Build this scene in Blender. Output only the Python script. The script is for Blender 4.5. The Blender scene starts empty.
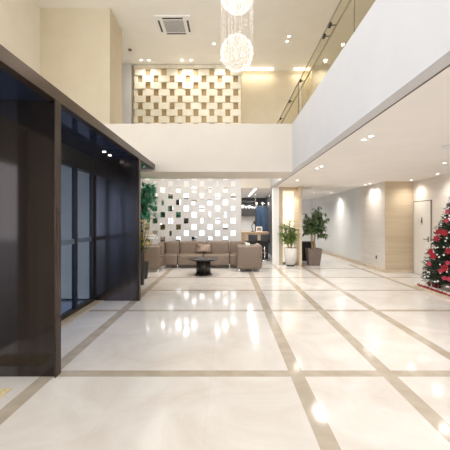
import bpy, bmesh, math, random
from mathutils import Vector, Matrix
PI = math.pi
scene = bpy.context.scene
COL = scene.collection
R = random.Random(7)

# ------------------------------------------------------------------ materials
def lin(c):
    c = c / 255.0
    return c / 12.92 if c <= 0.04045 else ((c + 0.055) / 1.055) ** 2.4
def rgb(r, g, b): return (lin(r), lin(g), lin(b), 1)

def base_mat(name, col, rough=0.5, metal=0.0, spec=0.5, emis=None, estr=0.0):
    m = bpy.data.materials.new(name); m.use_nodes = True
    p = m.node_tree.nodes['Principled BSDF']
    p.inputs['Base Color'].default_value = col
    p.inputs['Roughness'].default_value = rough
    p.inputs['Metallic'].default_value = metal
    p.inputs['Specular IOR Level'].default_value = spec
    if emis:
        p.inputs['Emission Color'].default_value = emis
        p.inputs['Emission Strength'].default_value = estr
    return m

def noisy(name, c1, c2, scale=4.0, rough=0.5, metal=0.0, stretch=(1, 1, 1), detail=4, spec=0.5, bump=0.0, lo=0.35, hi=0.65):
    m = base_mat(name, c1, rough, metal, spec)
    nt = m.node_tree; N = nt.nodes; L = nt.links; p = N['Principled BSDF']
    tc = N.new('ShaderNodeTexCoord'); mp = N.new('ShaderNodeMapping')
    mp.inputs['Scale'].default_value = stretch
    nz = N.new('ShaderNodeTexNoise'); nz.inputs['Scale'].default_value = scale; nz.inputs['Detail'].default_value = detail
    cr = N.new('ShaderNodeValToRGB')
    cr.color_ramp.elements[0].position = lo; cr.color_ramp.elements[0].color = c1
    cr.color_ramp.elements[1].position = hi; cr.color_ramp.elements[1].color = c2
    L.new(tc.outputs['Object'], mp.inputs[0]); L.new(mp.outputs[0], nz.inputs['Vector'])
    L.new(nz.outputs[0], cr.inputs[0]); L.new(cr.outputs[0], p.inputs['Base Color'])
    if bump:
        bp = N.new('ShaderNodeBump'); bp.inputs['Strength'].default_value = bump; bp.inputs['Distance'].default_value = 0.01
        L.new(nz.outputs[0], bp.inputs['Height']); L.new(bp.outputs[0], p.inputs['Normal'])
    return m

def emit(name, col, s):
    return base_mat(name, col, 0.5, 0, 0.2, col, s)

def pane_mat(name, tint, gloss=0.12, rough=0.01):
    m = bpy.data.materials.new(name); m.use_nodes = True
    nt = m.node_tree; N = nt.nodes; L = nt.links
    N.remove(N['Principled BSDF'])
    out = N['Material Output']
    tr = N.new('ShaderNodeBsdfTransparent'); tr.inputs[0].default_value = tint
    gl = N.new('ShaderNodeBsdfGlossy'); gl.inputs['Roughness'].default_value = rough
    lw = N.new('ShaderNodeLayerWeight'); lw.inputs[0].default_value = .5
    pw = N.new('ShaderNodeMath'); pw.operation = 'POWER'; pw.inputs[1].default_value = 4; L.new(lw.outputs['Facing'], pw.inputs[0])
    fr = N.new('ShaderNodeMath'); fr.operation = 'MULTIPLY_ADD'; fr.inputs[1].default_value = gloss; fr.inputs[2].default_value = .02
    L.new(pw.outputs[0], fr.inputs[0])
    mx = N.new('ShaderNodeMixShader')
    L.new(fr.outputs[0], mx.inputs[0]); L.new(tr.outputs[0], mx.inputs[1]); L.new(gl.outputs[0], mx.inputs[2])
    L.new(mx.outputs[0], out.inputs[0])
    return m

M = {}
M['ceiling'] = noisy('ceiling_paint', rgb(246, 243, 237), rgb(249, 246, 241), 2, 0.8)
M['soffit'] = noisy('soffit_paint', rgb(245, 240, 234), rgb(248, 243, 237), 2, 0.7)
M['bridge'] = noisy('bridge_paint', rgb(214, 206, 195), rgb(217, 209, 199), 2, 0.75)
M['beam'] = noisy('beam_paint', rgb(207, 206, 208), rgb(210, 209, 211), 2, 0.7)
M['wall'] = noisy('cream_wall_paint', rgb(210, 197, 172), rgb(214, 202, 178), 2, 0.7)
M['leftpaint'] = noisy('pale_cream_wall_paint', rgb(238, 230, 216), rgb(242, 234, 221), 2, 0.7)
M['white'] = noisy('white_paint', rgb(244, 242, 240), rgb(247, 246, 244), 3, 0.5)
M['greywhite'] = noisy('pale_grey_paint', rgb(225, 224, 224), rgb(230, 229, 228), 3, 0.6)
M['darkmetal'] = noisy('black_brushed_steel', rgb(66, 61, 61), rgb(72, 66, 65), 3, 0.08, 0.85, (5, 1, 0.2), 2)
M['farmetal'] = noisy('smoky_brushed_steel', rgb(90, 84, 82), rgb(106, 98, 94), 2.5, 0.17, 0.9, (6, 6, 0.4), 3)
M['bronze'] = noisy('bronze_trim', rgb(60, 49, 44), rgb(84, 70, 62), 5, 0.35, 0.7, (1, 1, 0.3))
M['fascia'] = noisy('bronze_fascia', rgb(66, 54, 48), rgb(90, 76, 66), 3, 0.32, 0.6, (1, 0.3, 1))
M['black'] = base_mat('black_satin', rgb(24, 24, 26), 0.35)
M['blackreflect'] = base_mat('black_panel_blue_reflection', rgb(62, 78, 112), 0.08, 0.7, 0.9)  # blue of the reflected outdoors is put into the panel's base colour
M['steel'] = base_mat('satin_steel', rgb(190, 190, 190), 0.25, 1)
M['groove'] = base_mat('dark_ceiling_groove', rgb(96, 84, 76), 0.7)
M['railgrey'] = base_mat('pale_grey_rail', rgb(176, 166, 152), 0.4)
M['chrome'] = base_mat('chrome', rgb(225, 225, 225), 0.08, 1)
M['mirror'] = base_mat('mirror_glass', rgb(238, 240, 242), 0.02, 1)
M['panel'] = noisy('pale_grey_panel', rgb(196, 194, 193), rgb(205, 203, 202), 3, 0.3)
M['block'] = noisy('cream_stone_block', rgb(232, 222, 200), rgb(242, 235, 216), 4, 0.55)
M['gold'] = noisy('antique_gold_inset', rgb(172, 146, 104), rgb(192, 168, 126), 2.2, 0.4, 0.25, (1, 1, 1), 1)
M['tanstone'] = noisy('tan_travertine', rgb(204, 184, 154), rgb(214, 196, 168), 1.4, 0.28, 0, (0.5, 0.5, 9), 6, 0.5)
M['palestone'] = noisy('pale_travertine', rgb(226, 218, 209), rgb(234, 227, 219), 1.4, 0.3, 0, (0.5, 0.5, 8), 6)
M['walltile'] = noisy('glossy_white_wall_tile', rgb(236, 238, 238), rgb(242, 242, 240), 1.2, 0.12, 0, (1, 1, 0.5))
M['door'] = noisy('cream_door_paint', rgb(236, 232, 225), rgb(240, 236, 229), 2, 0.4)
M['line'] = base_mat('shadow_gap_grey', rgb(140, 128, 116), 0.6)
M['leather'] = noisy('taupe_leather', rgb(122, 106, 93), rgb(134, 118, 104), 30, 0.42, 0, (1, 1, 1), 3, 0.4, 0.15)
M['seam'] = base_mat('dark_taupe_piping', rgb(98, 84, 74), 0.5)
M['cushion'] = noisy('brown_sheen_cushion', rgb(112, 88, 74), rgb(176, 156, 140), 5, 0.35, 0.1)
M['espresso'] = noisy('espresso_lacquer', rgb(24, 19, 18), rgb(36, 29, 27), 4, 0.3, 0, (1, 1, 0.3), 3, 0.35)
M['counterwood'] = noisy('light_oak', rgb(196, 160, 122), rgb(214, 182, 146), 3, 0.4, 0, (0.4, 3, 6))
M['darkroom'] = noisy('charcoal_wall', rgb(66, 66, 68), rgb(84, 84, 86), 2, 0.5)
M['shelfdark'] = base_mat('near_black_shelf', rgb(40, 38, 38), 0.4)
M['curtain'] = noisy('slate_blue_cloth', rgb(66, 88, 116), rgb(92, 116, 142), 4, 0.7, 0, (6, 1, 0.2))
M['china'] = base_mat('white_china', rgb(245, 244, 240), 0.2)
M['clearglass'] = pane_mat('drinking_glass', (0.9, 0.93, 0.95, 1), 0.35)
M['doorglass'] = pane_mat('blue_tinted_door_glass', (0.58, 0.67, 0.84, 1), 0.5)
M['balglass'] = pane_mat('clear_balustrade_glass', (0.93, 0.92, 0.86, 1), 0.15)
M['frosted'] = base_mat('frosted_band', rgb(104, 120, 142), 0.6)
M['leaf'] = noisy('deep_green_leaf', rgb(52, 76, 44), rgb(108, 130, 84), 9, 0.4)
M['leaflight'] = noisy('fresh_green_leaf', rgb(112, 142, 60), rgb(176, 196, 106), 9, 0.45)
M['palmleaf'] = noisy('blue_green_palm_leaf', rgb(36, 122, 92), rgb(96, 180, 142), 6, 0.4)
M['bark'] = noisy('pale_bark', rgb(150, 124, 92), rgb(186, 160, 122), 12, 0.8, 0, (1, 1, 0.3))
M['darkbark'] = noisy('dark_bark', rgb(66, 50, 38), rgb(90, 70, 52), 12, 0.8)
M['soil'] = noisy('potting_soil', rgb(48, 36, 28), rgb(76, 58, 44), 40, 0.95)
M['whitepot'] = base_mat('white_glazed_pot', rgb(226, 222, 216), 0.25)
M['taupepot'] = noisy('taupe_ceramic_pot', rgb(112, 98, 90), rgb(126, 112, 102), 5, 0.4)
M['yellow'] = noisy('yellow_petal', rgb(232, 190, 24), rgb(246, 214, 60), 10, 0.5)
M['whitepetal'] = base_mat('white_petal', rgb(246, 244, 240), 0.5)
M['needle'] = noisy('spruce_needle', rgb(24, 42, 30), rgb(52, 74, 50), 14, 0.6)
M['red'] = noisy('red_velvet', rgb(140, 10, 24), rgb(184, 24, 42), 12, 0.5)
M['pinkred'] = noisy('rose_red_petal', rgb(176, 34, 62), rgb(206, 74, 98), 12, 0.5)
M['pearl'] = base_mat('pearl_white', rgb(244, 240, 236), 0.25)
M['platform'] = noisy('tan_plinth_board', rgb(214, 196, 170), rgb(226, 210, 186), 4, 0.35)
M['tactile'] = noisy('yellow_tactile_tile', rgb(222, 204, 160), rgb(230, 214, 176), 6, 0.6)
M['concrete'] = noisy('pavement_concrete', rgb(150, 152, 156), rgb(172, 174, 178), 2, 0.8)
M['facade'] = noisy('pale_facade', rgb(176, 180, 188), rgb(196, 200, 206), 1, 0.7)
M['facadeglass'] = base_mat('dark_window_glass', rgb(52, 60, 74), 0.1)
M['grille'] = base_mat('grey_grille', rgb(122, 118, 116), 0.6)
M['warmlamp'] = emit('warm_lamp_lens', (1, 0.95, 0.88, 1), 6)
M['dimlamp'] = emit('soft_lamp_lens', (1, 0.95, 0.88, 1), 3)
M['cove'] = emit('cove_strip_light', (1, 0.88, 0.68, 1), 2.2)
M['coolstrip'] = emit('linear_ceiling_light', (1, 0.98, 0.95, 1), 4)
M['bead'] = base_mat('lit_crystal_bead', rgb(244, 242, 240), 0.2, 0, 0.6, (1, 0.98, 0.96, 1), 0.3)
M['strand'] = base_mat('fine_clear_strand', rgb(238, 234, 228), 0.3, 0, 0.5, (1, 0.96, 0.9, 1), 0.12)
M['niche'] = emit('backlit_niche_panel', (1, 0.93, 0.80, 1), 0.55)

# lacquered floor marble with inlaid bands
def floor_mat():
    m = base_mat('polished_marble_floor', rgb(230, 220, 208), 0.09, 0, 0.5)
    nt = m.node_tree; N = nt.nodes; L = nt.links; p = N['Principled BSDF']
    tc = N.new('ShaderNodeTexCoord'); sx = N.new('ShaderNodeSeparateXYZ'); L.new(tc.outputs['Object'], sx.inputs[0])
    def cmp(axis, c, e):
        n = N.new('ShaderNodeMath'); n.operation = 'COMPARE'
        L.new(sx.outputs[axis], n.inputs[0]); n.inputs[1].default_value = c; n.inputs[2].default_value = e
        return n.outputs[0]
    def op(o, a, b):
        n = N.new('ShaderNodeMath'); n.operation = o
        for i, v in enumerate((a, b)):
            if isinstance(v, (int, float)): n.inputs[i].default_value = v
            else: L.new(v, n.inputs[i])
        return n.outputs[0]
    mask = None
    for c in (0.68, 1.568, 2.46, -1.73):
        k = cmp('X', c, 0.068)
        mask = k if mask is None else op('MAXIMUM', mask, k)
    k = op('MULTIPLY', cmp('X', 4.16, 0.06), op('GREATER_THAN', sx.outputs['Y'], 7.14)); mask = op('MAXIMUM', mask, k)
    mask = op('MULTIPLY', mask, op('LESS_THAN', sx.outputs['Y'], 11.3))
    for c, w in ((3.255, .066), (5.53, .055), (7.14, .055), (8.74, .055), (10.35, .055), (0.98, .066), (-1.3, .066)):
        mask = op('MAXIMUM', mask, cmp('Y', c, w))
    # tile joints
    def joint(axis, off, step):
        a = op('ADD', sx.outputs[axis], off); f = op('MODULO', a, step)
        return op('LESS_THAN', f, 0.006)
    j = op('MAXIMUM', joint('X', 20.16, 0.8), joint('Y', 20.0 - 2.43 + 0.43, 0.8))
    n1 = N.new('ShaderNodeTexNoise'); n1.inputs['Scale'].default_value = 1.3; n1.inputs['Detail'].default_value = 8; n1.inputs['Roughness'].default_value = .62; n1.inputs['Distortion'].default_value = 1.2
    L.new(tc.outputs['Object'], n1.inputs['Vector'])
    r1 = N.new('ShaderNodeValToRGB')
    e = r1.color_ramp.elements
    e[0].position = .3; e[0].color = rgb(223, 215, 208); e[1].position = .66; e[1].color = rgb(239, 236, 233)
    L.new(n1.outputs[0], r1.inputs[0])
    n2 = N.new('ShaderNodeTexNoise'); n2.inputs['Scale'].default_value = 5; n2.inputs['Detail'].default_value = 8
    L.new(tc.outputs['Object'], n2.inputs['Vector'])
    r2 = N.new('ShaderNodeValToRGB'); e = r2.color_ramp.elements
    e[0].position = .35; e[0].color = rgb(186, 173, 157); e[1].position = .7; e[1].color = rgb(203, 192, 177)
    L.new(n2.outputs[0], r2.inputs[0])
    mj = N.new('ShaderNodeMix'); mj.data_type = 'RGBA'
    L.new(op('MULTIPLY', j, 0.18), mj.inputs[0]); L.new(r1.outputs[0], mj.inputs[6]); mj.inputs[7].default_value = rgb(200, 188, 174)
    ms = N.new('ShaderNodeMix'); ms.data_type = 'RGBA'
    L.new(mask, ms.inputs[0]); L.new(mj.outputs[2], ms.inputs[6]); L.new(r2.outputs[0], ms.inputs[7])
    L.new(ms.outputs[2], p.inputs['Base Color'])
    return m
M['floor'] = floor_mat()

# ------------------------------------------------------------------ mesh helper
class B:
    def __init__(s): s.bm = bmesh.new()
    def box(s, x0, x1, y0, y1, z0, z1, bev=0, seg=2):
        r = bmesh.ops.create_cube(s.bm, size=1.0)
        vs = r['verts']
        for v in vs:
            v.co = Vector(((x0 + x1) / 2 + v.co.x * (x1 - x0), (y0 + y1) / 2 + v.co.y * (y1 - y0), (z0 + z1) / 2 + v.co.z * (z1 - z0)))
        if bev:
            es = list({e for v in vs for e in v.link_edges})
            bmesh.ops.bevel(s.bm, geom=es, offset=bev, segments=seg, profile=.5, affect='EDGES')
        return s
    def cyl(s, p0, p1, r0, r1=None, seg=16, caps=True):
        p0 = Vector(p0); p1 = Vector(p1); d = p1 - p0
        r1 = r0 if r1 is None else r1
        q = d.to_track_quat('Z', 'Y').to_matrix().to_4x4()
        bmesh.ops.create_cone(s.bm, cap_ends=caps, segments=seg, radius1=r0, radius2=r1, depth=d.length,
                              matrix=Matrix.Translation((p0 + p1) / 2) @ q)
        return s
    def lathe(s, prof, seg=32, c=(0, 0, 0)):
        rings = []
        for r, z in prof:
            rings.append([s.bm.verts.new((c[0] + r * math.cos(2 * PI * i / seg), c[1] + r * math.sin(2 * PI * i / seg), c[2] + z)) for i in range(seg)])
        for a, b in zip(rings, rings[1:]):
            for i in range(seg):
                s.bm.faces.new((a[i], a[(i + 1) % seg], b[(i + 1) % seg], b[i]))
        s.bm.faces.new(rings[0][::-1]); s.bm.faces.new(rings[-1])
        return s
    def ball(s, c, r, sub=1, sc=(1, 1, 1)):
        mt = Matrix.Translation(c) @ Matrix.Diagonal((sc[0], sc[1], sc[2], 1))
        bmesh.ops.create_icosphere(s.bm, subdivisions=sub, radius=r, matrix=mt); return s
    def tube(s, pts, r, seg=6, r1=None):
        n = len(pts) - 1
        r1 = r if r1 is None else r1
        for i in range(n):
            a = r + (r1 - r) * i / n; b = r + (r1 - r) * (i + 1) / n
            s.cyl(pts[i], pts[i + 1], a, b, seg)
        return s
    def leaf(s, base, d, up, L, W, bend=.25, n=4):
        d = Vector(d).normalized(); side = d.cross(Vector(up))
        if side.length < 1e-3: side = d.cross(Vector((1, 0, 0)))
        side.normalize(); nn = side.cross(d).normalized()
        base = Vector(base); rows = []
        for i in range(n + 1):
            t = i / n
            w = W * math.sin(PI * min(1, (t * .92 + .06))) ** .8 * .5
            c = base + d * (L * t) - nn * (bend * L * t * t)
            rows.append((s.bm.verts.new(c - side * w + nn * w * .35), s.bm.verts.new(c), s.bm.verts.new(c + side * w + nn * w * .35)))
        for a, b in zip(rows, rows[1:]):
            s.bm.faces.new((a[0], a[1], b[1], b[0])); s.bm.faces.new((a[1], a[2], b[2], b[1]))
        return s
    def prism(s, pts, y0, y1, axis='y'):
        def P(u, v, w):
            return (u, w, v) if axis == 'y' else ((w, u, v) if axis == 'x' else (u, v, w))
        a = [s.bm.verts.new(P(u, v, y0)) for u, v in pts]; b = [s.bm.verts.new(P(u, v, y1)) for u, v in pts]
        s.bm.faces.new(a); s.bm.faces.new(b[::-1])
        n = len(pts)
        for i in range(n): s.bm.faces.new((a[i], b[i], b[(i + 1) % n], a[(i + 1) % n]))
        return s
    def o(s, name, mat, parent=None, smooth=False, loc=None, rot=None, recalc=True):
        if recalc: bmesh.ops.recalc_face_normals(s.bm, faces=s.bm.faces)
        me = bpy.data.meshes.new(name); s.bm.to_mesh(me); s.bm.free()
        if smooth:
            for f in me.polygons: f.use_smooth = True
        me.materials.append(mat)
        ob = bpy.data.objects.new(name, me); COL.objects.link(ob)
        if parent: ob.parent = parent
        if loc: ob.location = loc
        if rot: ob.rotation_euler = rot
        return ob

def tag(o, label, cat, group=None, kind=None):
    o['label'] = label; o['category'] = cat
    if group: o['group'] = group
    if kind: o['kind'] = kind
    return o
def thing(name, label, cat, loc=(0, 0, 0), rotz=0, group=None):
    o = bpy.data.objects.new(name, None); o.empty_display_size = .1; COL.objects.link(o)
    o.location = loc; o.rotation_euler = (0, 0, rotz)
    return tag(o, label, cat, group)
def struct(name, b, mat, label=None, parent=None):
    o = b.o(name, mat, parent)
    o['kind'] = 'structure'
    if label: o['label'] = label; o['category'] = name.split('_')[0]
    return o
def dup(root, loc, label=None, rotz=None, scale=None):
    def rec(o, par):
        c = o.copy(); COL.objects.link(c)
        if par: c.parent = par
        for ch in o.children: rec(ch, c)
        return c
    r = rec(root, None); r.location = loc
    if label: r['label'] = label
    if rotz is not None: r.rotation_euler.z = rotz
    if scale: r.scale = (scale,) * 3
    return r

F = 332.0; HC = 6.84; LC = 2.63; XB = 1.48; BT = 3.69
def at(px, py, Y): return ((px - 227) / F * Y, Y, 1.5 - (py - 220.5) / F * Y)

# ------------------------------------------------------------------ setting
struct('floor', B().box(-2.62, 5.6, -7, 20, -.12, 0).box(-4.8, -2.62, 7.9, 20, -.12, 0), M['floor'], 'polished cream marble floor with beige inlaid bands')
struct('ceiling', B().box(-4.9, 5.6, -7, 12.1, HC, HC + .15), M['ceiling'], 'high cream ceiling over the double height lobby')
# gallery slab and its white face on the right
struct('ceiling_gallery', B().box(XB + .14, 5.6, -7, 20, LC, BT - .35).box(-4.8, XB + .14, 11.5, 20, LC, 2.95), M['soffit'], 'low cream ceiling under the gallery')
struct('trim_1', B().box(XB, XB + .14, -7, 11.4, LC - .002, BT), M['beam'], 'white gallery edge running down the right side')
struct('trim_2', B().box(1.608, 1.626, -7, 11.3, LC - .004, LC + .01), M['groove'], 'thin dark groove in the low ceiling')
struct('trim_3', B().box(-4.8, XB, 7.5, 8.7, 2.6, BT - .004), M['bridge'], 'cream bridge across the lobby')
struct('floor_gallery', B().box(XB + .14, 5.6, -7, 11.4, BT - .35, BT - .1), M['wall'])
# left side
struct('wall_left', B().box(-4.9, -4.7, -7, -6.2, 2.77, HC).box(-4.9, -4.7, 5.9, 12.1, 2.77, HC).box(-4.9, -4.7, -6.2, 5.9, 2.77, 3.1)
       .box(-4.9, -4.7, -6.2, 5.9, 6.5, HC).box(-4.9, -4.7, -2.2, -2.0, 3.1, 6.5).box(-4.9, -4.7, 1.8, 2.0, 3.1, 6.5), M['leftpaint'], 'cream upper left wall')
struct('trim_4', B().box(-4.72, -2.94, 8.34, 9.3, 2.9, HC), M['wall'], 'cream boxed column at the upper left')
struct('floor_upper', B().box(-4.9, -1.75, -7, 7.5, 2.78, 2.86), M['wall'])
struct('wall_left_lower', B().box(-2.64, -2.50, -7, 2.2, 0, 2.66).box(-3.45, -3.3, 7.9, 11.9, 0, LC).box(-3.45, -2.5, 6.36, 7.9, 0, LC), M['wall'])
struct('ceiling_side', B().box(-4.9, -3.3, 7.9, 11.9, LC, 2.77), M['soffit'])
# back
struct('wall_back', B().box(-4.9, .5, 11.5, 11.6, 0, HC).box(.5, 5.6, 11.85, 12.0, 2.95, HC).box(.5, XB, 11.5, 11.85, LC, 2.97), M['wall'], 'cream back wall of the lobby')
struct('wall_back_pier', B().box(-4.7, -3.28, 11.35, 11.5, 2.9, HC), M['greywhite'])
struct('wall_gallery_block', B().box(2.93, 5.6, 11.4, 11.85, 2.95, HC), M['wall'])
struct('wall_gallery_right', B().box(5.5, 5.6, -7, 12, 2.95, HC), M['wall'])
struct('trim_5', B().box(.48, 2.9, 11.4, 11.5, 2.60, 3.06), M['bridge'], 'cream lintel over the bar opening')
struct('trim_6', B().box(1.56, 1.77, 11.25, 11.5, 0, LC), M['white'], 'slim white column beside the bar opening')
# entrance to the right: walls
struct('wall_right', B().box(5.38, 5.55, -7, 9.72, 0, LC), M['palestone'], 'pale stone wall behind the decorated tree')
struct('wall_right_return', B().box(4.573, 5.55, 9.6, 9.75, 0, LC), M['tanstone'], 'tan veined stone wall end')
struct('wall_right_stone', B().box(4.57, 4.75, 9.604, 11.3, 0, LC), M['palestone'], 'pale veined stone wall')
struct('wall_right_far', B().box(4.58, 4.75, 11.3, 20, 0, LC), M['walltile'], 'glossy white far right wall')
struct('wall_far', B().box(1.9, 4.75, 18, 18.2, 0, LC), M['white'])
struct('baseboard_right', B().box(4.50, 4.57, 9.6, 18, 0, .09), M['platform'])
struct('baseboard_right_return', B().box(4.5, 5.38, 9.55, 9.6, 0, .07), M['platform'])
# rear glazing behind the camera
bb = B()
for x in (-2.6, -.95, .7, 2.35, 4.0, 5.4): bb.box(x - .05, x + .05, -7.1, -6.98, 0, HC)
for z in (.05, 2.5, 4.6, HC - .05): bb.box(-4.8, 5.5, -7.1, -6.98, z - .06, z + .06)
struct('window_1', bb, M['black'])

# service door in the right wall
d = B().box(5.352, 5.379, 8.74, 9.5, .01, 2.02).o('door_1', M['door']); d['kind'] = 'structure'; d['label'] = 'cream flush door in the pale stone wall'; d['category'] = 'door'
B().box(5.352, 5.38, 8.715, 8.735, 0, 2.04).box(5.352, 5.38, 9.505, 9.525, 0, 2.04).box(5.352, 5.38, 8.715, 9.525, 2.025, 2.045).o('door_frame', M['line'], d)
B().cyl((5.35, 8.82, 1.0), (5.30, 8.82, 1.0), .014).cyl((5.30, 8.81, 1.0), (5.30, 8.95, 1.0), .013).box(5.344, 5.352, 8.79, 8.85, .93, 1.07).o('door_handle', M['steel'], d)
# little figure sign
B().ball((5.349, 9.12, 1.575), .024, 2, (.15, 1, 1)).prism([(9.085, 1.54), (9.155, 1.54), (9.14, 1.49), (9.17, 1.44), (9.07, 1.44), (9.10, 1.49)], 5.346, 5.353, 'x').box(5.346, 5.353, 9.07, 9.17, 1.40, 1.413).o('figure_sign', M['black'], d)
tag(B().box(-.004, .004, -.04, .04, -.05, .05, .003).o('wall_socket', M['shelfdark'], loc=(4.563, 10.15, .38)), 'small dark socket low on the pale stone wall', 'socket')

# ------------------------------------------------------------------ dark entrance portal
port = thing('entrance_portal', 'black steel entrance portal with bronze fascia and glass sliding doors', 'entrance', (0, 0, 0))
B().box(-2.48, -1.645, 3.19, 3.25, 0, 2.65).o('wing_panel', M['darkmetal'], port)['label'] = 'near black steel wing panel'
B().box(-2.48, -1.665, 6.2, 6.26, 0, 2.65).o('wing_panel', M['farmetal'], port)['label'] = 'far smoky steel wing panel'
B().box(-1.645, -1.63, 3.16, 3.265, 0, 2.65, .004).o('edge_post', M['bronze'], port)
B().box(-1.665, -1.63, 6.17, 6.275, 0, 2.65, .004).o('edge_post', M['bronze'], port)
B().box(-1.715, -1.63, 1.2, 7.9, 2.65, 2.77, .003).o('fascia', M['fascia'], port)
ud = B()
for i in range(11):
    y = 1.2 + i * .61
    ud.box(-2.5, -1.715, y + .008, min(7.9, y + .602), 2.655, 2.70)
ud.o('canopy_underside', M['blackreflect'], port)
B().box(-2.5, -1.715, 7.8, 7.9, 2.66, 2.77).o('canopy_end', M['fascia'], port)
for x, y in ((-2.06, 5.57), (-2.07, 5.87)):
    B().cyl((x, y, 2.645), (x, y, 2.654), .028, .028, 20).o('downlight_lens', M['dimlamp'], port, loc=(0, 0, 0))
fr = B().box(-2.55, -2.46, 3.42, 6.2, 2.42, 2.655).box(-2.55, -2.45, 3.42, 6.2, 2.36, 2.42)
for y in (3.47, 4.43, 5.46, 6.15): fr.box(-2.54, -2.47, y - .03, y + .03, 0.03, 2.4)
fr.box(-2.54, -2.46, 3.42, 6.2, 0.0, .07)
fr.o('door_frame', M['black'], port)
for a, b_ in ((3.5, 4.4), (4.46, 5.43), (5.49, 6.12)):
    g = B().box(-2.508, -2.500, a, b_, .07, 2.37).o('door_glass', M['doorglass'], port)
    B().box(-2.499, -2.496, a, b_, 1.12, 1.2).o('frosted_band', M['frosted'], g)
B().box(-2.46, -2.30, 3.42, 6.2, 0, .008).o('threshold', M['platform'], port)
tag(B().box(-.03, .03, -.006, .006, -.28, .28, .003).cyl((0, -.006, .22), (0, -.012, .22), .012).o('key_panel', M['bronze'], loc=(-1.626, 3.20, 1.35), rot=(0, 0, PI / 2)), 'narrow bronze key switch plate on the near portal post', 'switch plate')
# tactile tile
tb = B().box(-.3, .3, -.15, .15, 0, .004)
for i in range(12):
    for j in range(6): tb.cyl((-.275 + i * .05, -.125 + j * .05, .005), (-.275 + i * .05, -.125 + j * .05, .012), .016, .011, 8)
tag(tb.o('tactile_tile', M['tactile'], loc=(-2.21, 2.81, 0)), 'yellow studded tactile tile on the floor before the portal', 'tile')

# exterior seen through the door glass
struct('floor_outside', B().box(-60, -2.64, -20, 7.9, -.2, -.05).box(-60, -4.8, 7.9, 60, -.2, -.05), M['concrete'])
bl = thing('office_building', 'pale office block across the street seen through the glass door', 'building', (-22, 34, -.05))
B().box(-9, 9, -4, 4, 0, 9).o('wall', M['facade'], bl)
for k in range(3):
    for i in range(7): B().box(-8 + i * 2.4, -6.6 + i * 2.4, -4.05, -3.98, 1 + k * 2.8, 2.8 + k * 2.8).o('window', M['facadeglass'], bl)

# ------------------------------------------------------------------ feature wall, lower
YW = 11.4; px = YW / F
low = thing('mirror_panel_wall', 'pale grey panel wall studded with small square mirrors behind the sofa', 'wall panel', (0, 0, 0))
B().box(-3.25, .48, YW, 11.498, 0.0, 2.93).o('panel', M['panel'], low)
cs = 15.65 * px; rs = 6.15 * px; n = 0
for r_ in range(11):
    zc = 1.5 + (220.5 - 177.8) * px - r_ * rs
    for c in range(8):
        # columns alternate between rows
        x = -.0 + (217.6 - 227 - 0) * px + (c - 5) * cs + (cs / 2 if r_ % 2 == 0 else 0) - 0
        if r_ in (6, 8): x -= 0
        if not (-3.2 < x < .42): continue
        w, h = 4.7 * px / 2, 5.4 * px / 2
        if R.random() < .12: w *= .5
        if r_ <= 1 : mt = M['panel']
        else: mt = M['mirror']
        t = B().box(-w, w, -.012, .004, -h, h, .003, 1).o('mirror_tile' if r_ > 1 else 'raised_tile', mt if r_ > 1 else M['greywhite'], low, loc=(x, YW - .004, zc))
        t.rotation_euler = (R.uniform(-.035, .03), 0, -x * .05 + R.uniform(-.06, .06))
# upper cladding: running bond of blocks with square openings
up = thing('block_lattice_wall', 'cream block lattice with gold square insets above the bridge', 'wall panel', (0, 0, 0))
x0, x1 = (134 - 227) * px, .48
B().box(x0, x1, YW + .02, 11.498, 3.0, HC - .01).o('backing', M['gold'], up)
cu = 15.9 * px; ru = 6.72 * px; h0 = 1.5 + (220.5 - 72.6) * px
rows = []
blk = B()
top = h0 + ru / 2
blk.box(x0, x0 + .9, YW - .01, YW + .02, top, HC - .012)
k = x0
while k < x1 - .05:
    e = min(k + .4, x1); blk.box(k + .004, e - .004, YW - .03 - .012 * ((int(k * 10)) % 2), YW + .02, top + .01, HC - .012, .004, 1); k = e
for r_ in range(12):
    zc = h0 - r_ * ru
    if zc < 3.2: break
    off = (148.3 - 227) * px if r_ % 2 == 0 else (156.3 - 227) * px
    w = 4.9 * px / 2
    edges = [x0]
    c = off - 2 * cu
    while c < x1 + cu:
        edges += [c - w, c + w]; c += cu
    segs = [(edges[0], edges[1])] + [(edges[i], edges[i + 1]) for i in range(2, len(edges) - 1, 2)]
    for a, b_ in segs:
        a = max(a, x0); b_ = min(b_, x1)
        if b_ - a > .03:
            dz = R.uniform(0, .03)
            blk.box(a, b_, YW - .03 - dz, YW + .025, zc - ru / 2 + .003, zc + ru / 2 - .003, .004, 1)
blk.o('block_courses', M['block'], up)
# raised gold tiles in upper rows
for (qx, qy) in ((180, 73), (196.5, 73), (212, 73), (188, 83), (204, 83), (219, 83), (235, 74), (164, 73)):
    X, Y, Z = at(qx, qy, YW)
    B().box(-.085, .085, -.03, .02, -.1, .1, .005, 1).o('raised_tile', M['gold'], up, loc=(X, YW - .0, Z), rot=(R.uniform(-.15, .05), 0, 0))

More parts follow.
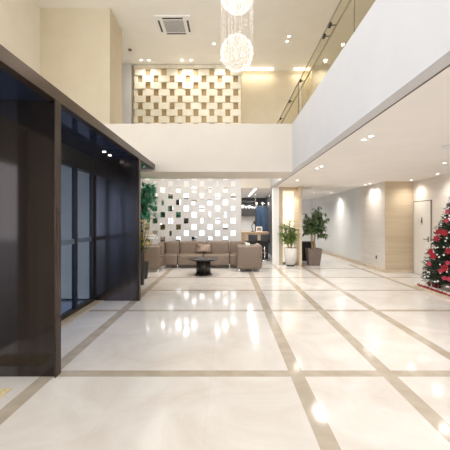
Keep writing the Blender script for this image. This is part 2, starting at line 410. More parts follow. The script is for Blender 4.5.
# ------------------------------------------------------------------ ceiling things
def downlight(px_, py_, high, label, group, power, i=[0]):
    H = (HC - 1.5) if high else (LC - 1.5)
    Y = F * H / (220.5 - py_); X = (px_ - 227) * Y / F; Z = HC if high else LC
    return place_dl(X, Y, Z, label, group, power)
DL = {}
def place_dl(X, Y, Z, label, group, power):
    key = 'hi' if Z > 4 else 'lo'
    r = .04 if Z > 4 else .03
    if key not in DL:
        t = thing('downlight', label, 'downlight', (X, Y, Z), 0, group)
        B().lathe([(r * .9, -.001), (r * 1.35, -.001), (r * 1.35, -.008), (r * .9, -.010)], 20).o('trim_ring', M['white'], t, True)
        B().cyl((0, 0, -.011), (0, 0, -.004), r, r, 20).o('lamp_lens', M['warmlamp'], t)
        DL[key] = t
    else:
        t = dup(DL[key], (X, Y, Z), label); t['group'] = group
    if power:
        l = bpy.data.lights.new('spot_lamp', 'SPOT'); l.energy = power; l.color = (1, .96, .90); l.spot_size = math.radians(150); l.spot_blend = 1; l.shadow_soft_size = .05 if Z > 4 else .1
        lo = bpy.data.objects.new('lamp_beam', l); COL.objects.link(lo); lo.parent = t; lo.location = (0, 0, -.03)
    return t
for a, wl in (((141, 60), 'leftmost downlight of the row above the block lattice'), ((149, 60), 'second downlight from the left above the block lattice'), ((182, 60), 'left of the middle downlight pair above the block lattice'), ((191, 60), 'right of the middle downlight pair above the block lattice'), ((222, 60), 'rightmost downlight above the block lattice, beside the bead chandelier')):
    downlight(*a, True, wl, 'wall washers above the lattice', 13)
downlight(214, 43.5, True, 'lone recessed downlight in the high ceiling left of the chandelier', 'high ceiling downlights', 24)
downlight(287, 41, True, 'farther of two high ceiling downlights right of the chandelier', 'high ceiling downlights', 24)
downlight(289, 36, True, 'nearer of two high ceiling downlights right of the chandelier', 'high ceiling downlights', 24)
downlight(326, 59.5, True, 'recessed downlight over the gallery behind the balustrade glass', 'high ceiling downlights', 20)
for q, (a, lab) in enumerate([((364, 139), 'left of the nearest downlight pair under the gallery'), ((371, 135.5), 'right of the nearest downlight pair under the gallery'),
        ((317, 168), 'left of the middle downlight pair under the gallery'), ((321.5, 166), 'right of the middle downlight pair under the gallery'),
        ((297.5, 180), 'single downlight in front of the lit niche'), ((365.5, 184.6), 'left of the downlight pair by the far right wall'), ((370, 183.4), 'right of the downlight pair by the far right wall'),
        ((331, 192.5), 'farthest downlight beyond the tall potted plant'), ((397, 182.6), 'downlight just in front of the tan stone wall end'),
        ((411.5, 179.8), 'downlight at the corner above the cream door'), ((437.5, 173.5), 'downlight above the top of the decorated tree'), ((444.5, 162.5), 'downlight near the right edge, before the decorated tree')]):
    downlight(*a, False, lab, 'downlights under the gallery', (27, 27, 27, 27, 27, 4.5, 4.5, 26, 4, 2.5, 4, 7)[q])
# smoke detector
X, Y = (447 - 227) * (F * 1.13 / 74.5) / F, F * 1.13 / 74.5
tag(B().lathe([(.07, 0), (.07, -.02), (.04, -.045), (.001, -.05)], 24).o('smoke_detector', M['greywhite'], smooth=True, loc=(X, Y, LC)), 'round white smoke detector under the gallery at the right edge', 'detector')
X, Y = (130 - 227) * (F * 5.34 / 171) / F, F * 5.34 / 171
tag(B().lathe([(.06, 0), (.06, -.02), (.035, -.045), (.001, -.05)], 24).o('smoke_detector', M['line'], smooth=True, loc=(X, Y, HC)), 'small dark detector on the high ceiling above the boxed column', 'detector')
# air conditioner cassette
ac = thing('ceiling_air_conditioner', 'square white ceiling cassette air conditioner with grey grille', 'air conditioner', (-1.435, 9.08, HC))
B().box(-.475, .475, -.45, .45, -.03, 0, .008).o('panel', M['white'], ac)
g = B().box(-.27, .27, -.27, .27, -.036, -.028)
g.o('intake_back', M['grille'], ac)
g = B()
for i in range(15): g.box(-.27, .27, -.262 + i * .0375, -.255 + i * .0375, -.042, -.036)
for i in range(15): g.box(-.262 + i * .0375, -.255 + i * .0375, -.27, .27, -.042, -.036)
g.o('intake_grille', M['greywhite'], ac)
for a in ((-.27, .27, -.385, -.33), (-.27, .27, .33, .385), (-.41, -.36, -.27, .27), (.36, .41, -.27, .27)):
    B().box(*a, -.034, -.029).o('air_outlet', M['shelfdark'], ac)
# cove and linear lights
def cove(xa, xb, label):
    t = B().box(xa, xb, 11.62, 11.68, HC - .07, HC - .005).o('cove_light', M['cove']); tag(t, label, 'light')
    l = bpy.data.lights.new('cove_lamp', 'AREA'); l.shape = 'RECTANGLE'; l.size = xb - xa; l.size_y = .08; l.energy = 4 * (xb - xa); l.color = (1, .86, .66)
    lo = bpy.data.objects.new('cove_glow', l); COL.objects.link(lo); lo.parent = t; lo.location = ((xa + xb) / 2, 11.65, HC - .1)
cove(.52, 1.62, 'warm cove light strip on the ceiling right of the block lattice')
cove(2.36, 2.9, 'warm cove light strip seen through the balustrade glass')
t = B().box(.98, 1.05, 11.7, 15.3, LC - .012, LC - .001).o('linear_light', M['coolstrip']); tag(t, 'slim white linear ceiling light before the dark bar', 'light')

# ------------------------------------------------------------------ gallery balustrade
bal = thing('glass_balustrade', 'frameless glass balustrade with black clips along the gallery edge', 'balustrade', (XB + .07, 0, BT))
TOPZ = 2.0 * XB + 1.5 - BT + .03
ys = [-1.6, .7, 2.2, 4.05, 6.2, 8.6, 11.35]
ys = [-1.5, 1.2, 4.04, 7.2, 11.35]
for a, b_ in zip(ys, ys[1:]):
    B().box(-.006, .006, a + .004, b_ - .004, .0, TOPZ).o('glass_panel', M['balglass'], bal)
    B().box(-.008, .008, b_ - .004, b_ + .004, 0, TOPZ).o('panel_joint', M['line'], bal)
B().box(-.02, .02, -1.5, 11.39, -.002, .02).o('base_channel', M['line'], bal)
B().box(-.010, .010, -1.5, 11.39, TOPZ, TOPZ + .012).o('top_rail', M['railgrey'], bal)
B().tube([(.10, -1.5, TOPZ - .04), (.10, 11.35, TOPZ - .04)], .014, 12).o('handrail', M['railgrey'], bal, True)
for yv in (5.0, 5.3, 7.0, 8.2, 9.6, 10.9):
    B().box(-.022, .018, yv - .04, yv + .04, TOPZ - .075, TOPZ - .025, .006).cyl((.0, yv, TOPZ - .05), (.10, yv, TOPZ - .045), .008).o('rail_clip', M['black'], bal)

# ------------------------------------------------------------------ chandelier
cx, cy = (237 - 227) * 6 / F, 6.0
ch = thing('bead_chandelier', 'long cylindrical bead chandelier with glowing white bead spheres', 'chandelier', (cx, cy, 0))
B().cyl((0, 0, HC - .04), (0, 0, HC - .001), .36, .36, 48).o('ceiling_plate', M['chrome'], ch)
def sphere_beads(zc, n=620, r=.285, rz=.31):
    b = B()
    for i in range(n):
        t = (i + .5) / n; ph = math.acos(1 - 2 * t); th = PI * (1 + 5 ** .5) * i
        p = Vector((r * math.sin(ph) * math.cos(th), r * math.sin(ph) * math.sin(th), zc + rz * math.cos(ph)))
        # short glowing twisted thread
        dv = Vector((R.uniform(-1, 1), R.uniform(-1, 1), R.uniform(-1, 1))).normalized() * .024
        b.cyl(p - dv, p + dv, .0017, .0017, 4)
    return b
for zc in (4.52, 5.57): 
    o = sphere_beads(zc).o('bead_sphere', M['bead'], ch); o['kind'] = 'stuff'
sb = B(); bd = B()
for i in range(56):
    a = i / 56 * 2 * PI; rr = .29 if i % 2 else R.uniform(.08, .27)
    x, y = rr * math.cos(a), rr * math.sin(a)
    zb = 4.52
    sb.cyl((x, y, zb), (x, y, HC - .04), .0004, .0004, 4)
    for k in range(16):
        z = R.uniform(4.75, HC - .1)
        dv = Vector((R.uniform(-1, 1), R.uniform(-1, 1), R.uniform(-1, 1))).normalized() * .016
        bd.cyl(Vector((x, y, z)) - dv, Vector((x, y, z)) + dv, .0015, .0015, 4)
o = sb.o('hanging_strands', M['strand'], ch); o['kind'] = 'stuff'
o = bd.o('strand_beads', M['bead'], ch); o['kind'] = 'stuff'

# ------------------------------------------------------------------ seating
def armchair(label, loc, rotz):
    t = thing('tub_armchair', label, 'armchair', loc, rotz, 'armchairs ending the seating group')
    # local: front towards -Y ; width .72, depth .74
    B().box(-.30, .30, -.36, .22, .12, .43, .05, 4).o('seat', M['leather'], t, True)
    B().box(-.36, .36, .16, .37, .1, .80, .10, 6).o('backrest', M['leather'], t, True)
    for s in (-1, 1):
        B().box(min(s * .26, s * .37), max(s * .26, s * .37), -.37, .30, .1, .76, .055, 5).o('armrest', M['leather'], t, True)
    B().box(-.372, .372, -.372, .372, .415, .425, .005, 1).o('seam', M['seam'], t)
    for sx in (-1, 1):
        for sy in (-1, 1): B().cyl((sx * .3, sy * .3, 0), (sx * .3, sy * .3, .12), .03, .034, 12).o('leg', M['chrome'], t, True)
    return t
armchair('taupe leather armchair at the left end, beside the yellow flowers', at(150, 0, 9.98)[:2] + (0,), PI / 2 )
armchair('rounded taupe leather armchair at the right end, before the bar', at(249, 0, 9.98)[:2] + (0,), -PI / 2)
sofa = thing('curved_sectional_sofa', 'long taupe leather sectional sofa before the mirror studded wall', 'sofa', (-.72, 10.75, 0))
# modules: (x0,x1) in local coordinates, front at y=-.4
mods = [(-1.32, -.84, 1), (-.83, -.02, 0), (-.01, .80, 0), (.81, 1.25, -1)]
for (a, b_, c) in mods:
    B().box(a, b_, -.36, .24, .1, .43, .045, 4).o('seat', M['leather'], sofa, True)
    B().box(a + .005, b_ - .005, .16, .38, .1, .82, .06, 5).o('backrest', M['leather'], sofa, True)
for (xa, s) in ((-1.33, -1), (1.26, 1)):
    B().box(min(xa, xa + s * .14), max(xa, xa + s * .14), -.25, .36, .1, .80, .05, 4).o('side_panel', M['leather'], sofa, True)
for x in (-1.25, -.835, -.015, .805, 1.2):
    B().cyl((x, -.3, 0), (x, -.3, .12), .02, .025, 12).o('leg', M['chrome'], sofa, True)
    B().cyl((x, .3, 0), (x, .3, .12), .02, .025, 12).o('leg', M['chrome'], sofa, True)
def pillow(name, w, h, d, mat, loc, rot, label, group=None):
    b = B(); n = 10; g = {}
    for s in (1, -1):
        for i in range(n + 1):
            for j in range(n + 1):
                u, v = i / n * 2 - 1, j / n * 2 - 1
                if s == -1 and (abs(u) == 1 or abs(v) == 1): g[(s, i, j)] = g[(1, i, j)]; continue
                k = (1 - u ** 4) * (1 - v ** 4)
                pin = 1 - .06 * (1 - abs(u * v))
                g[(s, i, j)] = b.bm.verts.new((u * w / 2 * pin, s * d / 2 * k ** .5, v * h / 2 * pin))
        for i in range(n):
            for j in range(n):
                b.bm.faces.new((g[(s, i, j)], g[(s, i + 1, j)], g[(s, i + 1, j + 1)], g[(s, i, j + 1)]))
    return tag(b.o(name, mat, smooth=True, loc=loc, rot=rot), label, 'cushion', group)
pillow('throw_cushion', .52, .30, .15, M['cushion'], (-.76, 10.82, .59), (-.22, .03, 0), 'shiny brown oblong cushion leaning in the middle of the sofa')

tb = thing('coffee_table', 'round dark espresso coffee table on a thick drum pedestal', 'table', (-.655, 9.2, 0))
B().lathe([(.0, .405), (.38, .405), (.42, .425), (.42, .44), (.41, .447), (.0, .447)][1:-1], 48).o('tabletop', M['espresso'], tb, True)
B().lathe([(.20, .03), (.20, .41)], 40).o('pedestal', M['espresso'], tb, True)
B().lathe([(.24, .0), (.24, .025), (.22, .035)], 40).o('base', M['espresso'], tb, True)
B().box(.04, .052, -.202, -.19, .04, .40).box(-.052, -.04, -.202, -.19, .04, .40).o('reveal_strip', M['bronze'], tb)

# ------------------------------------------------------------------ plants
def pot_round(t, r0, r1, h, mat, soil=True):
    B().lathe([(r0, 0), (r1, h), (r1 - .02, h), (r1 - .03, h - .05)], 32).o('pot', mat, t, False)
    B().cyl((0, 0, h - .06), (0, 0, h - .04), r1 - .025, r1 - .025, 24).o('soil', M['soil'], t)
# left palm-like tree
pt = thing('potted_palm_tree', 'tall blue-green potted palm rising behind the dark portal', 'plant', (-2.22, 8.6, 0))
pot_round(pt, .15, .2, .42, M['shelfdark'])
B().tube([(0, 0, .36), (.02, 0, 1.0), (-.02, 0, 1.7), (0, 0, 2.2)], .03, 8, .02).o('trunk', M['darkbark'], pt)
lf = B(); st = B()
for i in range(120):
    a = R.uniform(0, 2 * PI); z = R.uniform(1.38, 2.22); rr = R.uniform(.1, .34)
    p0 = Vector((0, 0, z - .1)); p1 = Vector((math.cos(a) * rr, math.sin(a) * rr, z + .1 + R.uniform(-.05, .12)))
    st.cyl(p0, p1, .005, .004, 5)
    d0 = (p1 - p0).normalized()
    for k in range(9):
        ang = (k - 4) * .36
        dd = Matrix.Rotation(ang, 3, d0.orthogonal().normalized()) @ d0
        dd.z -= .15
        lf.leaf(p1, dd, (0, 0, 1), R.uniform(.14, .22), .042, .35, 3)
st.o('stems', M['darkbark'], pt); lf.o('foliage', M['palmleaf'], pt, recalc=False)
# yellow flower plant in tall dark vase
yf = thing('yellow_flower_arrangement', 'bunch of yellow flowers in a tall dark vase beside the portal', 'flowers', (-2.0, 7.75, 0))
B().lathe([(.06, 0), (.075, .3), (.07, .7), (.085, .78), (.07, .78)], 24).o('vase', M['shelfdark'], yf, True)
sm = B(); pf = B(); gl_ = B()
for i in range(64):
    a = R.uniform(0, 2 * PI); rr = R.uniform(.03, .22); z = R.uniform(.9, 1.5)
    p = Vector((rr * math.cos(a), rr * math.sin(a), z)); sm.tube([(0, 0, .76), (p.x * .5, p.y * .5, z * .8), p], .003, 4)
    for k in range(7):
        aa = k / 7 * 2 * PI; pf.leaf(p, (math.cos(aa), math.sin(aa) - .3, .4), (0, 0, 1), .05, .03, .2, 2)
    pf.ball(p, .012)
    for k in range(2): gl_.leaf(Vector((p.x * .7, p.y * .7, z * .88)), (R.uniform(-1, 1), R.uniform(-1, 1), .3), (0, 0, 1), .09, .03, .3, 3)
sm.o('stems', M['leaf'], yf); pf.o('blossoms', M['yellow'], yf, recalc=False); gl_.o('leaves', M['leaf'], yf, recalc=False)
# white orchid-like sprays behind the armchair
wf = thing('white_flower_arrangement', 'arching white flower sprays in a low vase behind the left armchair', 'flowers', (-2.52, 10.9, 0))
B().lathe([(.07, 0), (.1, .2), (.08, .55), (.1, .62)], 24).o('vase', M['china'], wf, True)
sm = B(); pf = B()
for i in range(7):
    a = R.uniform(0, 2 * PI); pts = []
    for k in range(6):
        t_ = k / 5; pts.append(Vector((math.cos(a) * .28 * t_, math.sin(a) * .1 * t_, .6 + .42 * math.sin(t_ * 2.2))))
    sm.tube(pts, .005, 5)
    for p in pts[2:]:
        for k in range(5):
            aa = k / 5 * 2 * PI; pf.leaf(p, (math.cos(aa), -.5, math.sin(aa)), (0, 1, 0), .04, .032, .1, 2)
sm.o('stems', M['leaf'], wf); pf.o('blossoms', M['whitepetal'], wf, recalc=False)
# plant in white pot before niche
p1 = thing('dracaena_plant', 'leafy light green plant in a tall white pot before the lit niche', 'plant', at(290.5, 0, 11.0)[:2] + (0,))
B().cyl((0, 0, 0), (0, 0, .05), .13, .13, 24).o('saucer', M['shelfdark'], p1)
B().lathe([(.16, .05), (.215, .3), (.225, .6), (.20, .6), (.195, .55)], 32).o('pot', M['whitepot'], p1, True)
B().cyl((0, 0, .54), (0, 0, .56), .197, .197, 24).o('soil', M['soil'], p1)
sm = B(); lf = B()
for i, (dx, dy, hh) in enumerate(((-.11, -.02, 1.32), (-.01, .02, 1.46), (.02, -.08, 1.1), (-.15, -.04, 1.02), (.07, -.05, 1.2))):
    top_ = Vector((dx * 1.8, dy, hh)); sm.tube([(dx * .4, dy, .55), (dx, dy, (hh + .55) / 2), top_], .012, 6)
    for k in range(100):
        t_ = R.uniform(.3, 1.05); p = Vector((dx * .4, dy, .55)).lerp(top_, min(1, t_)); a = R.uniform(0, 2 * PI)
        lf.leaf(p, (math.cos(a), math.sin(a), R.uniform(.1, 1.1)), (0, 0, 1), R.uniform(.15, .27), .05, .45, 3)
sm.o('stems', M['bark'], p1); lf.o('foliage', M['leaflight'], p1, recalc=False)
# big plant in square taupe pot
p2 = thing('ficus_tree', 'tall dark green bushy tree in a square taupe pot', 'plant', at(313.5, 0, 11.2)[:2] + (0,))
pb = B(); a0, a1, h = .17, .235, .56
vs = [pb.bm.verts.new(v) for v in ((-a0, -a0, 0), (a0, -a0, 0), (a0, a0, 0), (-a0, a0, 0), (-a1, -a1, h), (a1, -a1, h), (a1, a1, h), (-a1, a1, h),
      (-a1 + .03, -a1 + .03, h), (a1 - .03, -a1 + .03, h), (a1 - .03, a1 - .03, h), (-a1 + .03, a1 - .03, h),
      (-a1 + .04, -a1 + .04, h - .06), (a1 - .04, -a1 + .04, h - .06), (a1 - .04, a1 - .04, h - .06), (-a1 + .04, a1 - .04, h - .06))]
pb.bm.faces.new(vs[0:4][::-1])
for o_ in (0, 4, 8):
    for i in range(4): pb.bm.faces.new((vs[o_ + i], vs[o_ + (i + 1) % 4], vs[o_ + 4 + (i + 1) % 4], vs[o_ + 4 + i]))
pb.bm.faces.new(vs[12:16])
pb.o('pot', M['taupepot'], p2)
B().box(-.185, .185, -.185, .185, h - .059, h - .035).o('soil', M['soil'], p2)
sm = B()
sm.tube([(-.03, 0, .5), (-.06, .02, .9), (.0, 0, 1.3), (-.02, 0, 1.7)], .04, 8, .02)
sm.tube([(.05, 0, .5), (.02, -.02, .85), (.08, 0, 1.2), (.1, 0, 1.6)], .035, 8, .015)
lf = B()
for i in range(80):
    a = R.uniform(0, 2 * PI); el = R.uniform(-.35, 1.2); s0 = Vector((R.uniform(-.04, .08), 0, R.uniform(1.05, 1.6)))
    L_ = R.uniform(.25, .56) * (1.0 if el > .3 else .85)
    dd = Vector((math.cos(a) * math.cos(el), math.sin(a) * math.cos(el), math.sin(el)))
    tip = s0 + dd * L_; tip.x += .0
    sm.cyl(s0, tip, .007, .004, 5)
    for k in range(15):
        p = s0.lerp(tip, R.uniform(.35, 1.05)); aa = R.uniform(0, 2 * PI)
        lf.leaf(p, (math.cos(aa), math.sin(aa), R.uniform(-.9, .4)), (0, 0, 1), R.uniform(.1, .19), .062, .4, 3)
sm.o('trunk', M['bark'], p2); lf.o('foliage', M['leaf'], p2, recalc=False)

# ------------------------------------------------------------------ lit niche, fin and cabinet
nc = thing('display_niche', 'tall stone framed niche with a warm backlit panel', 'niche', (0, 0, 0))
B().box(1.78, 1.90, 11.30, 11.9, 0, LC).o('side_post', M['tanstone'], nc)
B().box(1.90, 2.37, 11.32, 11.9, 2.53, LC).o('lintel', M['tanstone'], nc)
B().box(1.90, 2.37, 11.80, 11.9, 0, 2.53).o('back_panel', M['niche'], nc)
B().box(1.90, 2.37, 11.35, 11.8, 0, .03).o('plinth', M['shelfdark'], nc)
fin = B().box(2.37, 2.45, 10.85, 11.9, 0, LC).o('stone_fin', M['tanstone']); tag(fin, 'glossy tan stone fin between the two potted plants', 'wall fin')
cb = thing('low_cabinet', 'low black cabinet behind the square taupe pot', 'cabinet', (2.86, 12.1, 0))
B().box(-.26, .26, -.2, .2, .05, .74, .006).o('body', M['black'], cb)
B().box(-.25, -.005, -.215, -.2, .08, .72).box(.005, .25, -.215, -.2, .08, .72).o('door', M['black'], cb)
for sx in (-1, 1): B().box(sx * .2 - .02, sx * .2 + .02, -.15, .15, 0, .05).o('foot', M['steel'], cb)

# ------------------------------------------------------------------ bar
struct('wall_bar', B().box(.3, 2.4, 16.6, 16.75, 0, LC).box(-.3, .3, 11.6, 11.75, 0, LC), M['darkroom'])
struct('wall_bar_side', B().box(1.9, 2.05, 12.0, 16.6, 0, LC), M['darkroom'])
ct = thing('bar_counter', 'light oak bar counter with panelled front', 'counter', (1.1, 13.1, 0))
B().box(-.65, .52, -.3, .3, 1.0, 1.06, .005).o('worktop', M['counterwood'], ct)
B().box(-.62, -.42, -.24, .24, 0, 1.0).o('end_panel', M['counterwood'], ct)
B().box(-.42, .50, -.20, .24, 0, .72).o('front_panel', M['shelfdark'], ct)
B().box(-.42, .50, -.22, .24, .72, 1.0).o('apron', M['platform'], ct)
sh = thing('bar_shelf', 'near black wall shelf holding white crockery', 'shelf', (.86, 13.9, 0))
B().box(-.32, .32, -.12, .16, 1.68, 1.98).o('lower_cabinet', M['shelfdark'], sh)
B().box(-.32, .32, .10, .16, 1.98, 2.3).o('back', M['shelfdark'], sh)
B().box(-.32, .32, -.12, .16, 2.26, 2.3).o('top_board', M['shelfdark'], sh)
B().box(-.32, .32, .155, .19, 0, 1.68).o('splashback', M['greywhite'], sh)
for i, (x, s_) in enumerate(((-.22, 1.4), (-.07, 1.0), (.06, 1.1), (.18, .9), (.28, .7))):
    o = B().lathe([(.03 * s_, 0), (.055 * s_, .04 * s_), (.06 * s_, .12 * s_), (.052 * s_, .12 * s_)], 16).o('china_jug', M['china'], smooth=True, loc=(.86 + x, 13.87, 1.98))
    tag(o, ['large white china jug at the left end of the bar shelf', 'white china jug second along the bar shelf', 'white china jug in the middle of the bar shelf', 'small white china cup fourth along the bar shelf', 'smallest white china cup at the right end of the bar shelf'][i], 'crockery', 'crockery on the bar shelf')
rk = thing('glass_rack', 'hanging rack of stemmed glasses over the bar counter', 'rack', (1.42, 13.2, 2.02))
B().box(-.3, .3, -.12, .12, -.015, .0).o('shelf_board', M['clearglass'], rk)
for x in (-.28, .28): B().cyl((x, 0, 0), (x, 0, LC - 2.02), .008).o('hanger_rod', M['steel'], rk)
for i in range(7):
    o = B().lathe([(.03, 0), (.004, .01), (.004, .07), (.03, .10), (.035, .17), (.03, .2)], 14).o('wine_glass', M['china'] if i % 3 == 0 else M['clearglass'], smooth=True, loc=(1.18 + i * .08, 13.2, 2.02))
    tag(o, ['leftmost', 'second from the left', 'third from the left', 'middle', 'third from the right', 'second from the right', 'rightmost'][i] + ' stemmed glass on the rack above the bar', 'glass', 'glasses on the bar rack')
cu_ = B(); n = 40; pr = []
for i in range(n + 1):
    x = -.24 + .5 * i / n; pr.append((x, .03 * math.sin(i * 1.3)))
for s_ in (0,):
    va = [cu_.bm.verts.new((x, y, 0)) for x, y in pr]; vb = [cu_.bm.verts.new((x, y, 1.2)) for x, y in pr]
    va2 = [cu_.bm.verts.new((x, y + .01, 0)) for x, y in pr]; vb2 = [cu_.bm.verts.new((x, y + .01, 1.2)) for x, y in pr]
    for i in range(n):
        cu_.bm.faces.new((va[i], va[i + 1], vb[i + 1], vb[i])); cu_.bm.faces.new((va2[i], vb2[i], vb2[i + 1], va2[i + 1]))
tag(cu_.o('hanging_curtain', M['curtain'], smooth=True, loc=(1.50, 14.4, .9)), 'slate blue pleated curtain behind the bar counter', 'curtain')
rod = B().cyl((1.2, 14.4, 2.12), (1.8, 14.4, 2.12), .012).cyl((1.22, 14.4, 2.12), (1.22, 14.4, LC), .008).cyl((1.78, 14.4, 2.12), (1.78, 14.4, LC), .008)
tag(rod.o('curtain_rod', M['steel']), 'thin steel rod holding the slate blue curtain', 'rod')
pf_ = thing('picture_frame', 'small white framed picture standing on the oak bar counter', 'picture frame', (1.26, 13.0, 1.06))
B().box(-.12, .12, -.01, .01, 0, .2, .003).o('frame', M['china'], pf_); B().box(-.08, .08, -.013, -.009, .04, .16).o('picture', M['cushion'], pf_)
lm = thing('black_table_lamp', 'black angled lamp standing on the bar counter', 'lamp', (1.02, 13.1, 1.06))
B().cyl((0, 0, 0), (0, 0, .02), .07).o('base', M['black'], lm); B().tube([(0, 0, .02), (-.05, 0, .22), (.06, 0, .42)], .014, 8).o('arm', M['black'], lm)
B().cyl((.06, 0, .42), (.10, 0, .30), .02, .06, 16).o('lamp_shade', M['black'], lm)
def stool(x, y, label):
    t = thing('bar_stool', label, 'stool', (x, y, 0), 0, 'stools at the bar')
    B().lathe([(.17, .66), (.19, .69), (.19, .74), (.17, .76)], 24).o('seat', M['shelfdark'], t, True)
    B().box(-.17, .17, -.2, -.16, .74, .98, .01).o('backrest', M['shelfdark'], t)
    B().cyl((0, 0, .03), (0, 0, .66), .025).o('post', M['chrome'], t, True)
    B().lathe([(.2, 0), (.2, .015), (.03, .04)], 24).o('base', M['chrome'], t, True)
    B().lathe([(.15, .3), (.165, .3), (.165, .315), (.15, .315)], 20).o('foot_ring', M['chrome'], t)
stool(.96, 12.45, 'dark bar stool on a chrome post, nearest the rounded armchair')
stool(1.42, 12.5, 'dark bar stool on a chrome post, nearest the white column')
tag(B().box(-.06, .06, -.05, .05, 0, .08, .01).o('tissue_box', M['china'], loc=(.62, 9.98, .745+.0)), 'small white box on top of the right armchair', 'box')

# ------------------------------------------------------------------ christmas tree
TX, TY = 4.87, 6.9
pl = B().box(4.22, 5.34, 6.0, 7.5, 0, .05, .004).o('tree_plinth', M['platform']); tag(pl, 'low tan board plinth under the decorated tree', 'plinth')
tr = thing('christmas_tree', 'bushy dark green decorated christmas tree at the right edge', 'christmas tree', (TX, TY, .05))
B().cyl((0, 0, 0), (0, 0, 2.2), .045, .015, 10).o('trunk', M['darkbark'], tr)
def prof(z):
    P = [(0.05, .66), (.2, .70), (.6, .65), (1.2, .46), (1.9, .19), (2.35, .02)]
    for (za, ra), (zb, rb) in zip(P, P[1:]):
        if z <= zb: return ra + (rb - ra) * (z - za) / (zb - za)
    return .01
br = B(); nd = B()
def needle(bm, p, d, L):
    s_ = d.orthogonal().normalized() * .008
    v = [bm.verts.new(p - s_), bm.verts.new(p + s_), bm.verts.new(p + d * L)]
    bm.faces.new(v)
for i in range(1300):
    z = .1 + 2.2 * (1 - (1 - i / 1300) ** .62); a = i * 2.39996; rmax = prof(z) * R.uniform(.8, 1.06)
    d = Vector((math.cos(a), math.sin(a), R.uniform(-.1, .25))).normalized()
    p0 = Vector((0, 0, z)) + d * rmax * .25; p1_ = Vector((0, 0, z)) + d * rmax
    if TX + p1_.x > 5.33: p1_.x = 5.33 - TX
    br.cyl(p0, p1_, .004, .002, 4)
    n = 40
    for k in range(n):
        t_ = .15 + .87 * k / n; p = p0.lerp(p1_, t_)
        rnd = Vector((R.uniform(-1, 1), R.uniform(-1, 1), R.uniform(-1, 1)))
        dd = (d * .7 + rnd).normalized()
        if TX + p.x + dd.x * .07 > 5.34: continue
        needle(nd.bm, p, dd, R.uniform(.04, .07))
br.o('branches', M['darkbark'], tr); o = nd.o('needles', M['needle'], tr, recalc=False); o['kind'] = 'stuff'
# poinsettias
def poins(mat, s=1.0):
    b = B()
    for k in range(7):
        a = k / 7 * 2 * PI; b.leaf((0, 0, 0), (math.cos(a), math.sin(a), .15), (0, 0, 1), .105 * s, .06 * s, .15, 3)
    for k in range(5):
        a = k / 5 * 2 * PI + .4; b.leaf((0, 0, .012), (math.cos(a), math.sin(a), .5), (0, 0, 1), .07 * s, .04 * s, .15, 3)
    return b
def surf(z, a, k=1.0):
    r_ = prof(z) * k
    return Vector((TX + r_ * math.cos(a), TY + r_ * math.sin(a), .05 + z)), Vector((math.cos(a), math.sin(a), .25)).normalized()
def hang(proto, mats, p, nrm, label, group, first, nm):
    o = proto if first else proto.copy()
    if not first: COL.objects.link(o)
    o.location = p; o.rotation_euler = nrm.to_track_quat('Z', 'Y').to_euler()
    o['label'] = label; o['group'] = group; o['category'] = nm
def from_px(x, y):
    # find surface point of the crown seen at this pixel (front side)
    best = None
    for i in range(900):
        Yv = 6.1 + i * .0013
        X, Y, Z = at(x, y, Yv); z = Z - .05
        if z < .05: continue
        if math.hypot(X - TX, Y - TY) <= prof(z) * 1.02 + .01:
            n = Vector((X - TX, Y - TY, .12)).normalized(); n = (n + Vector((-.3, -.7, 0))).normalized()
            return Vector((X, Y, Z)) + n * .03, n
    return None
reds = [(448, 212, 'pale rose', 1), (447, 221, 'rose', 1), (439.5, 232, 'red', 0), (445, 233, 'red', 0), (437.5, 238.5, 'red', 0), (431.5, 252, 'red', 0), (449, 251, 'red', 0), (434, 256, 'red', 0),
        (430, 264, 'rose', 1), (445, 268, 'red', 0), (441, 271, 'rose', 1), (449, 279, 'rose', 1), (444.5, 278, 'rose', 1), (448, 263, 'rose', 1)]
prA = poins(M['red'], .72).o('poinsettia_ornament', M['red'], recalc=False); fa = True
prB = poins(M['pinkred'], .5).o('poinsettia_ornament', M['pinkred'], recalc=False); fb = True
where = ['at the very top right edge of the visible crown', 'just below the topmost pale flower', 'left of the big pair in the upper crown', 'right of the big pair in the upper crown', 'just under the upper pair',
         'on the left flank of the crown', 'at mid height on the right picture edge', 'right below the left flank flower', 'low on the left side of the crown', 'in the lower middle of the crown', 'just left below the lower middle flower',
         'at the low right picture edge', 'left of the flower at the low right edge', 'above the lower middle flower at the right']
for i, (x, y, cn, kk) in enumerate(reds):
    q = from_px(x, y)
    if not q: continue
    if kk: hang(prB, None, q[0], q[1], '%s poinsettia ornament %s' % (cn, where[i]), 'poinsettia ornaments on the tree', fb, 'ornament'); fb = False
    else: hang(prA, None, q[0], q[1], '%s poinsettia ornament %s' % (cn, where[i]), 'poinsettia ornaments on the tree', fa, 'ornament'); fa = False
# more poinsettias round the unseen right part
bal_ = thing('white_bauble', 'small pearl white bauble hung among the dark needles', 'bauble', (TX, TY, 1), 0, 'white baubles on the tree')
B().ball((0, 0, 0), .018, 2).o('ball', M['pearl'], bal_, True); B().cyl((0, 0, .018), (0, 0, .028), .006).o('cap', M['steel'], bal_)
first = True
for i in range(210):
    z = R.uniform(.15, 2.1); a = R.uniform(PI * .75, PI * 1.75)
    p, nrm = surf(z, a, 1.03)
    if p.x > 5.3: continue
    if first: bal_.location = p; first = False
    else: dup(bal_, p, 'small pearl white bauble hung among the dark needles')
